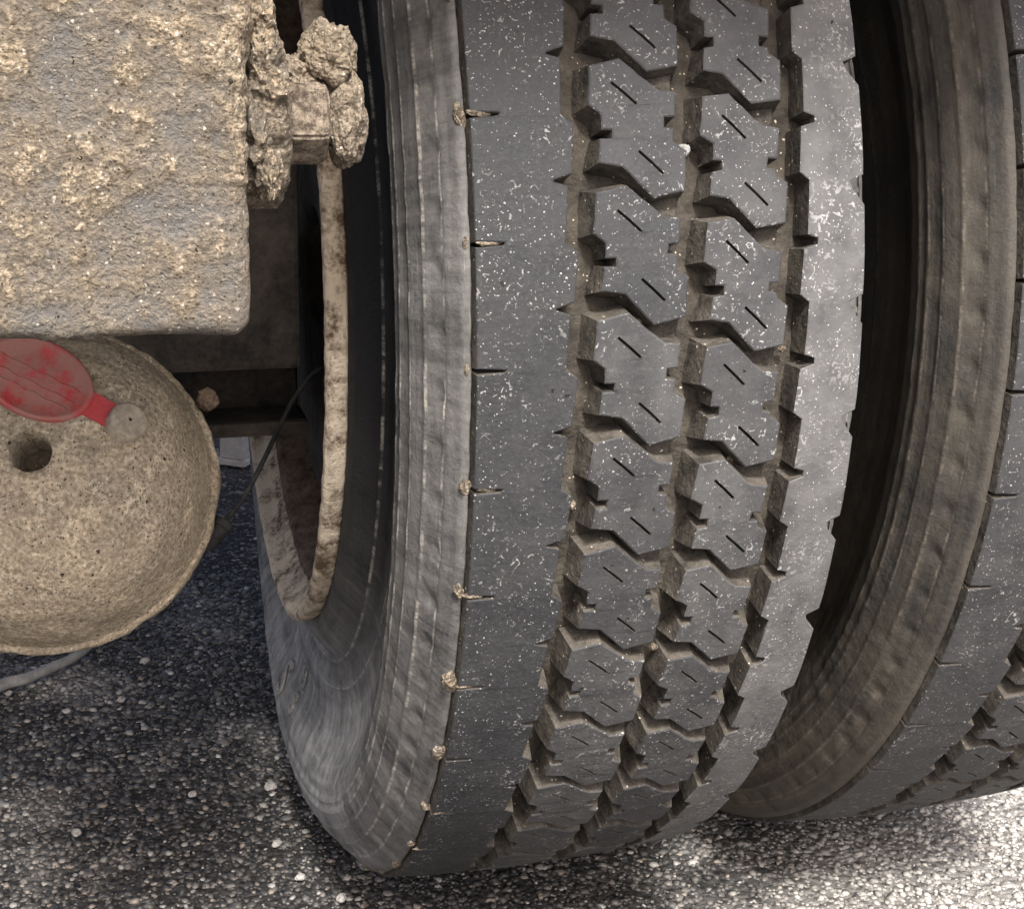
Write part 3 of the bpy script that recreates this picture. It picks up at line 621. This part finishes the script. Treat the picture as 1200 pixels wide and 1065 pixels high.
# worn raised lines across the cap
for q in (-0.0085, -0.0035, 0.0035):
    L = 0.024*math.sqrt(max(0.05, 1-(q/0.0205)**2))
    c0 = cp-cho+nrm*0.0043+eb*q; V3 = []
    for k in range(13):
        x = -L+2*L*k/12; w = 0.0007*(1+0.5*math.sin(k*2.3+q*900)); y = 0.0005*math.sin(k*1.7+q*500)
        for dx, dz in ((-w, 0), (0, 0.0007), (w, 0)): V3.append(c0+ea*x+eb*(y+dx)+nrm*dz)
    F3 = [(3*k+j, 3*k+j+1, 3*k+j+4, 3*k+j+3) for k in range(12) for j in (0, 1)]
    me = mesh('cap_rib', V3, F3); attr(me, 'scuff', np.full(len(V3), 1.0)); link('cap_rib', me, M['red'], cap)
sd1 = (sp2-sp1); V4 = []; F4 = []
for k in range(9):
    t = k/8; c, n = hit(84+(146-84)*t, 464+(498-464)*t); n = n.normalized(); w = eb*0.0075*(1-0.12*t)
    for s, h in ((-1, -0.002), (-1, 0.0024), (1, 0.0024), (1, -0.002)): V4.append(c-cho+w*s+n*h)
for k in range(8):
    for j in range(4): F4.append((4*k+j, 4*k+(j+1) % 4, 4*k+4+(j+1) % 4, 4*k+4+j))
F4 += [(0, 1, 2, 3), (32, 33, 34, 35)]
me = recalc(mesh('strap', V4, F4)); attr(me, 'scuff', np.full(len(V4), 0.06)); link('strap', me, M['red'], cap)
n = sn2.normalized(); n = -n if n.dot(vd) < 0 else n; q1 = n.cross(Vector((1, 0, 0))).normalized(); q2 = n.cross(q1); Vr = []; Fr = []
for h, r in ((-0.004, 0.0108), (0.0066, 0.0108), (0.0086, 0.0094), (0.0078, 0.0078), (0.0084, 0.001)):
    Vr += [sp2-cho+n*h+q1*r*math.cos(k*math.pi/16)+q2*r*math.sin(k*math.pi/16) for k in range(32)]
for i in range(4): Fr += [(32*i+k, 32*i+(k+1) % 32, 32*i+32+(k+1) % 32, 32*i+32+k) for k in range(32)]
me = recalc(mesh('rivet', Vr, Fr, True)); attr(me, 'mud', np.full(len(Vr), 0.6)); link('rivet', me, m_metal('dusty_tan_rivet', (0.27, 0.225, 0.17), (0.50, 0.43, 0.33), 190), cap)

# ------------------------------------------------------------------ sensor cable
yc = float(CCN[1])
cpts = [on_y(240, 642, yc+0.03), on_y(262, 613, yc+0.035), on_y(285, 584, yc+0.08), on_y(306, 545, yc+0.13), on_y(322, 512, yc+0.17), on_y(338, 478, yc+0.19), on_y(352, 456, yc+0.185), on_y(368, 437, yc+0.18), on_y(384, 428, yc+0.19)]
cab = empty('sensor_cable', Vector(cpts[1])); tag(cab, 'thin black sensor cable running from brake chamber into the wheel', 'cable'); co_ = Vector(cab.location)
tube('wire', [Vector(p)-co_ for p in cpts], 0.0018, M['black'], cab)
tube('plug', [Vector(p)-co_ for p in (on_y(241, 640, yc+0.03), on_y(252, 626, yc+0.031), on_y(262, 613, yc+0.034))], lambda t: 0.0062 if t < 0.8 else 0.0048, M['black'], cab)
tube('plug_collar', [Vector(p)-co_ for p in (on_y(258, 618, yc+0.033), on_y(263, 611, yc+0.035))], 0.0072, M['black'], cab)

# ------------------------------------------------------------------ hose on the asphalt, pale chips, post
hp_ = [on_z(a, b, GZ+0.008) for a, b in ((-60, 830), (0, 803), (30, 795), (60, 782), (85, 771), (104, 757), (112, 740), (105, 722))]
tag(tube('rubber_hose', hp_, lambda t: 0.0072-0.0035*t, M['hose']), 'thin grey hose lying on dark asphalt below the brake chamber', 'hose')
chip = []
for (px, py, s) in ((317, 921, 0.0062), (170, 774, 0.0058), (142, 819, 0.0048), (78, 833, 0.0044), (226, 930, 0.0042), (352, 1027, 0.0045), (10, 812, 0.004), (90, 975, 0.005), (324, 988, 0.0045), (400, 1052, 0.005)):
    o = lump('stone_chip', 2, (s, s*0.8, s*0.62), 0.35, 1.3, M['pale'], None, on_z(px, py, GZ+0.003), px*0.01, (0, 0, px))
    tag(o, 'small pale stone chip lying loose on the dark asphalt', 'stone', 'pale stone chips on the asphalt')
pb = on_z(279, 541, GZ)
post = empty('support_post', Vector(pb)); tag(post, 'short grey steel support post standing on the asphalt behind the axle', 'post')
box('column', (0, 0, 0.31), (0.042, 0.042, 0.60), M['post'], post, 0.004, R(-35)); box('foot_plate', (0, 0, 0.005), (0.05, 0.05, 0.010), M['post'], post, 0.002, R(-35))

# ------------------------------------------------------------------ unseen truck body above; deck added and sized for its shade
tb = empty('unseen_truck', (-0.75, 1.2, 1.02)); tag(tb, 'dark unseen truck chassis with an added deck plate shading the rear axle', 'truck')
tbo = Vector((-0.75, 1.2, 1.02))
box('deck', Vector((-0.80, -0.02, 1.20))-tbo, (2.5, 1.66, 0.06), M['deck'], tb, 0.01)
box('frame_rail', Vector((-0.34, 1.2, 1.03))-tbo, (0.08, 3.7, 0.26), M['dark'], tb, 0.008)
box('frame_rail', Vector((-1.18, 1.2, 1.03))-tbo, (0.08, 3.7, 0.26), M['dark'], tb, 0.008)
box('side_rail', Vector((0.43, -0.02, 1.115))-tbo, (0.04, 1.6, 0.10), M['deck'], tb, 0.006)
for y in (-0.52, 0.4, 1.3, 2.2): box('cross_member', Vector((-0.76, y, 1.07))-tbo, (0.74, 0.08, 0.14), M['deck'], tb, 0.006)
